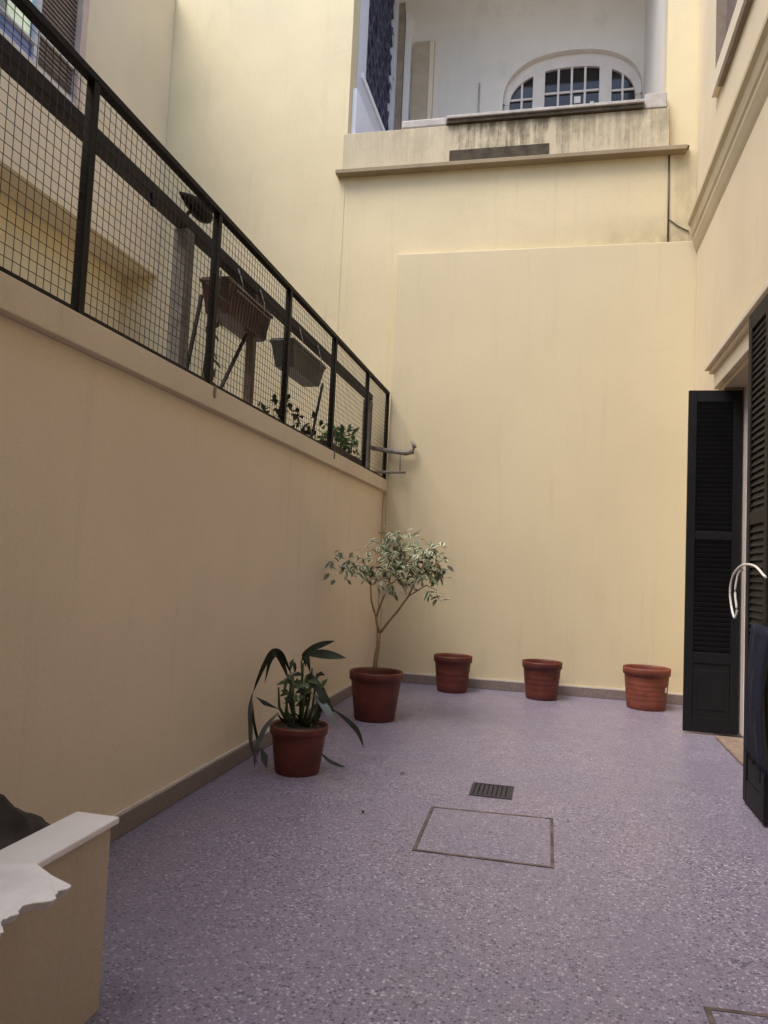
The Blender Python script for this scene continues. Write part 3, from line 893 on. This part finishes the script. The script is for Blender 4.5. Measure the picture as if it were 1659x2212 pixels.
# dark strap-leaved plant
pl = thing('potted_plant', 'dark plant with long drooping leaves in terracotta pot near the left wall', 'potted plant', (-1.65, 4.98, 0))
c = (-1.645, 4.98, 0)
pot(pl, c, .198, .150, .315, M['terracotta'], 0, .285)
st = MB(); lf = MB()
def S(x, z, dy=0.0):
    return Vector((x, 4.98 + dy, z))
# stalks fanning from the soil
for x, z, dy in ((-1.80, .55, -.02), (-1.74, .62, .05), (-1.69, .66, -.05), (-1.65, .72, .03), (-1.61, .62, -.04), (-1.56, .55, .04), (-1.52, .50, -.03), (-1.60, .68, .08), (-1.72, .50, -.08)):
    b0 = S(-1.645 + (x + 1.645) * .35, .28, dy * .5)
    st.tube([b0, b0 + (S(x, z, dy) - b0) * .5 + Vector(((x + 1.645) * .25, 0, 0)), S(x, z, dy)], [.011, .010, .007], 6)
st.tube([S(-1.64, .6), S(-1.655, .72), S(-1.64, .79)], .005, 5)
st.build('stem', M['leaf_mid'], pl)
lanc = lambda u: (math.sin(math.pi * min(1, .03 + .97 * u)) ** .9) if u < 1 else .02
# two leaves held out to the right at the top
lf.blade([S(-1.65, .775), S(-1.56, .792, -.02), S(-1.48, .795, -.04), S(-1.40, .79, -.05), S(-1.325, .782, -.05)], .032, (0, -.9, .45), 0, .1, lanc)
lf.blade([S(-1.65, .785), S(-1.58, .825), S(-1.50, .86), S(-1.425, .885)], .022, (.2, -.9, .4), 0, .1, lanc)
# arching leaves to the left
lf.blade([S(-1.72, .64), S(-1.79, .76), S(-1.86, .78), S(-1.91, .70), S(-1.96, .58), S(-1.99, .49)], .026, (-.4, -.8, .4), 0, .15, lanc)
lf.blade([S(-1.74, .60), S(-1.76, .70, -.05), S(-1.80, .78, -.08), S(-1.84, .73, -.1), S(-1.87, .58, -.1)], .022, (-.2, -.9, .2), 0, .15, lanc)
lf.blade([S(-1.99, .50), S(-1.995, .40, -.02), S(-1.975, .28, -.04), S(-1.96, .16, -.05), S(-1.90, .03, -.06)], .026, (-.5, -.8, .1), 2, .15, lanc)
lf.blade([S(-1.80, .40), S(-1.90, .43), S(-1.97, .47)], .018, (-.1, -.6, .8), 0, .15, lanc)
lf.blade([S(-1.99, .44), S(-1.97, .30), S(-1.93, .16), S(-1.93, .06)], .016, (-.5, -.8, .1), 0, .15, lanc)
lf.blade([S(-1.90, .14, -.03), S(-1.86, .08, -.05), S(-1.83, .02, -.08)], .03, (-.2, -.8, .3), 2, .1, lanc)
lf.blade([S(-1.76, .40, -.1), S(-1.83, .30, -.15), S(-1.88, .15, -.17), S(-1.88, .04, -.17)], .022, (-.3, -.8, .3), 2, .1, lanc)
# right: blades dropping outward
lf.blade([S(-1.585, .66), S(-1.52, .58, -.03), S(-1.45, .49, -.05), S(-1.39, .42, -.05)], .030, (.5, -.8, .3), 0, .15, lanc)
lf.blade([S(-1.40, .44, -.05), S(-1.30, .37, -.03), S(-1.23, .30, -.02), S(-1.185, .20, -.02)], .017, (.5, -.8, .3), 0, .15, lanc)
lf.blade([S(-1.56, .52), S(-1.48, .48, -.06), S(-1.41, .42, -.1), S(-1.34, .33, -.12)], .026, (.4, -.7, .6), 2, .15, lanc)
lf.blade([S(-1.62, .70), S(-1.63, .78, -.02), S(-1.60, .76, -.04), S(-1.57, .66, -.05)], .020, (.2, -.9, .2), 0, .15, lanc)
lf.blade([S(-1.50, .46), S(-1.47, .52, -.03), S(-1.50, .40, -.06), S(-1.535, .30, -.08)], .016, (.3, -.9, .2), 0, .15, lanc)
lf.blade([S(-1.46, .16, -.08), S(-1.40, .12, -.1), S(-1.33, .095, -.1), S(-1.28, .09, -.1)], .016, (.1, -.4, .9), 0, .15, lanc)
# central tuft
for k in range(46):
    a = S(random.gauss(-1.655, .06), random.uniform(.42, .66), random.uniform(-.1, .1))
    d = Vector((random.uniform(-.9, .9), random.uniform(-.8, .5), random.uniform(-.2, 1))).normalized() * random.uniform(.07, .13)
    lf.blade([a, a + d * .5, a + d + Vector((0, 0, -.02))], .018, (random.uniform(-.5, .5), -.8, .5), random.choice((0, 1, 1)), .2)
for k in range(16):
    a = S(random.gauss(-1.645, .07), .30, random.uniform(-.08, .08))
    d = Vector((random.uniform(-.8, .8), random.uniform(-.6, .4), random.uniform(.3, 1))).normalized() * random.uniform(.08, .16)
    lf.blade([a, a + d * .5, a + d], .012, (random.uniform(-.5, .5), -.8, .3), random.choice((0, 1)), .2)
lf.build('foliage', [M['leaf_dark'], M['leaf_mid'], M['leaf_grey']], pl)

# ------------------------------------------------------------------ floor details
def hatch(label, quad, parent_loc):
    t = thing('floor_hatch', label, 'floor hatch', parent_loc, 'hatches in the terrazzo floor')
    q = [Vector((x, y, 0)) for x, y in quad]
    cc = sum(q, Vector()) / 4
    f = MB(); wd = .017
    inn = [p + (cc - p).normalized() * wd * 1.414 for p in q]
    for i in range(4):
        j = (i + 1) % 4
        lo = [q[i], q[j], inn[j], inn[i]]
        f.hexa([p + Vector((0, 0, .001)) for p in lo], [p + Vector((0, 0, .005)) for p in lo])
    f.build('frame', M['hatch_frame'], t)
    cvr = MB(); i2 = [p + (cc - p).normalized() * .004 for p in inn]
    cvr.hexa([p + Vector((0, 0, .0005)) for p in i2], [p + Vector((0, 0, .004)) for p in i2])
    cvr.build('cover', M['floor_cover'], t)
hatch('square terrazzo floor hatch with thin brown frame in front of the drain grate', [(-.665, 4.56), (.036, 4.60), (.042, 3.85), (-.65, 3.845)][::-1], (-.3, 4.2, 0))
hatch('floor hatch only partly in view at the lower right corner of the floor', [(.525, 2.81), (1.2, 2.86), (1.2, 2.2), (.54, 2.16)][::-1], (.9, 2.5, 0))
dg = thing('drain_grate', 'small dark square drain grate set in the floor above the hatch', 'drain', (-.34, 5.02, 0))
f = MB(); f.box(-.48, -.215, 4.875, 4.895, .001, .006); f.box(-.48, -.215, 5.14, 5.16, .001, .006); f.box(-.48, -.46, 4.895, 5.14, .001, .006); f.box(-.235, -.215, 4.895, 5.14, .001, .006)
f.build('frame', M['lead'], dg)
f = MB()
for k in range(8):
    x = -.452 + k * .0285
    f.box(x, x + .021, 4.897, 5.138, .0008, .005)
f.build('slot_plate', M['lead'], dg)
bx('drain_pit_dark_sheet', M['iron'], dg, -.459, -.236, 4.896, 5.139, .0002, .0006)  # flat black sheet in place of a shaded pit below the slots
for x, y, a, lab in ((-.96, 5.18, .4, 'tiny dry leaf scrap on the floor beyond the drain grate, left side'), (-1.02, 4.32, 1.7, 'tiny dark dry scrap on the floor left of the hatch')):
    q = MB(); d = Vector((math.cos(a), math.sin(a), 0)) * .022
    p0 = Vector((x, y, .004))
    q.blade([p0 - d, p0 + Vector((0, 0, .006)), p0 + d], .011, (0, 0, 1), 0, .3)
    tag(q.build('dry_leaf', M['soil']), lab, 'leaf', 'dry leaf scraps on the floor')

# ------------------------------------------------------------------ low wall at lower left
lo = thing('low_wall', 'low ochre wall with white coping at the lower left corner', 'wall', (-1.4, 1.2, 0))
bx('wall_body', M['wall_low'], lo, -1.46, -1.335, -2.0, 2.22, 0, .559, bevel=.004)
bx('coping', M['marble'], lo, -1.472, -1.318, 1.70, 2.238, .561, .583, bevel=.005)
edge = [(-1.475, 1.78), (-1.318, 1.835), (-1.235, 1.785)]
rg = random.Random(3)
for i in range(34):
    t = i / 33
    y = 1.735 - .25 * t
    edge.append((-1.152 + .022 * math.sin(t * 7) * (1 - .3 * t) + .012 * math.sin(t * 19 + 1) + rg.uniform(-.004, .004), y))
edge += [(-1.16, 1.40), (-1.30, .9), (-1.475, .9)]
q = MB(); q.hexa([(x + (0.02 if x < -1.2 else -.015), y, .572) for x, y in edge][::-1], [(x, y, .586 + (.008 if x > -1.2 else 0.0)) for x, y in edge][::-1])
q.build('broken_slab', M['plaster_broken'], lo, .004)
# dark sack behind it
k = MB()
cx, cy, cz = -1.735, 2.02, .345
n, mrows = 56, 36
for i in range(mrows + 1):
    th = math.pi * i / mrows
    for j in range(n):
        ph = 2 * math.pi * j / n
        rr_ = 1 + .09 * math.sin(3 * ph + 2 * th) + .06 * math.sin(5 * ph - 3 * th) + .05 * math.sin(7 * th) + .025 * math.sin(11 * ph + 4 * th) + .02 * math.sin(17 * th - 6 * ph)
        k.v.append(Vector((cx + .26 * rr_ * math.sin(th) * math.cos(ph), cy + .42 * rr_ * math.sin(th) * math.sin(ph), max(0.0, cz + .44 * rr_ * .62 * math.cos(th) - (0.13 if th > 2 else 0)))))
for i in range(mrows):
    for j in range(n):
        jj = (j + 1) % n
        k.f.append((i * n + j, (i + 1) * n + j, (i + 1) * n + jj, i * n + jj)); k.mi.append(0); k.sm.append(True)
tag(k.build('cloth_sack', M['sack']), 'dark brown lumpy sack behind the low wall at the left edge', 'sack')

# ------------------------------------------------------------------ things hanging on the near shutter
h = MB()
hx = 1.195
hose = [Vector(p) for p in [(hx, 4.80, 1.44), (hx, 4.86, 1.455), (hx - .01, 4.98, 1.50), (hx - .02, 5.14, 1.515), (hx - .03, 5.30, 1.50), (hx - .045, 5.42, 1.44), (hx - .05, 5.47, 1.34), (hx - .045, 5.45, 1.24), (hx - .04, 5.38, 1.17), (hx - .035, 5.34, 1.22), (hx - .04, 5.37, 1.33), (hx - .03, 5.34, 1.45), (hx - .012, 5.28, 1.49)]]
q = [hose[0]] + hose + [hose[-1]]
fine = []
for i in range(1, len(q) - 2):
    for j in range(5):
        t = j / 5
        a, b, c, d = q[i - 1], q[i], q[i + 1], q[i + 2]
        fine.append(0.5 * (2 * b + (c - a) * t + (2 * a - 5 * b + 4 * c - d) * t * t + (3 * b - a - 3 * c + d) * t ** 3))
h.tube(fine + [hose[-1]], .0075, 8)
tag(h.build('white_hose', M['white_hose']), 'thin white hose looped over the edge of the near shutter', 'hose')
cl = MB()
prof = [(4.80, 1.25, .05), (4.80, 1.2, .07), (4.80, .9, .09), (4.80, .5, .08), (4.80, .30, .05)]
ny, nz = 14, 16
for i in range(nz + 1):
    z = 1.16 - .80 * i / nz
    ymax = 5.04 + .16 * min(1, (1.16 - z) / .5) - (.05 * max(0, (.55 - z) / .2))
    for j in range(ny + 1):
        yy = 4.55 + (ymax - 4.55) * j / ny
        cl.v.append(Vector((1.212 - .055 - .02 * math.sin(j * 1.9 + z * 2) - .035 * math.sin(math.pi * i / nz) * (1 - j / ny) + .035 * (j / ny) ** 2, yy, z)))
for i in range(nz):
    for j in range(ny):
        a = i * (ny + 1) + j
        cl.f.append((a, a + 1, a + ny + 2, a + ny + 1)); cl.mi.append(0); cl.sm.append(True)
co_ = cl.build('hanging_cloth', M['navy'])
sm_ = co_.modifiers.new('thick', 'SOLIDIFY'); sm_.thickness = .012
tag(co_, 'dark navy cloth hanging on the near shutter at the right edge', 'cloth')
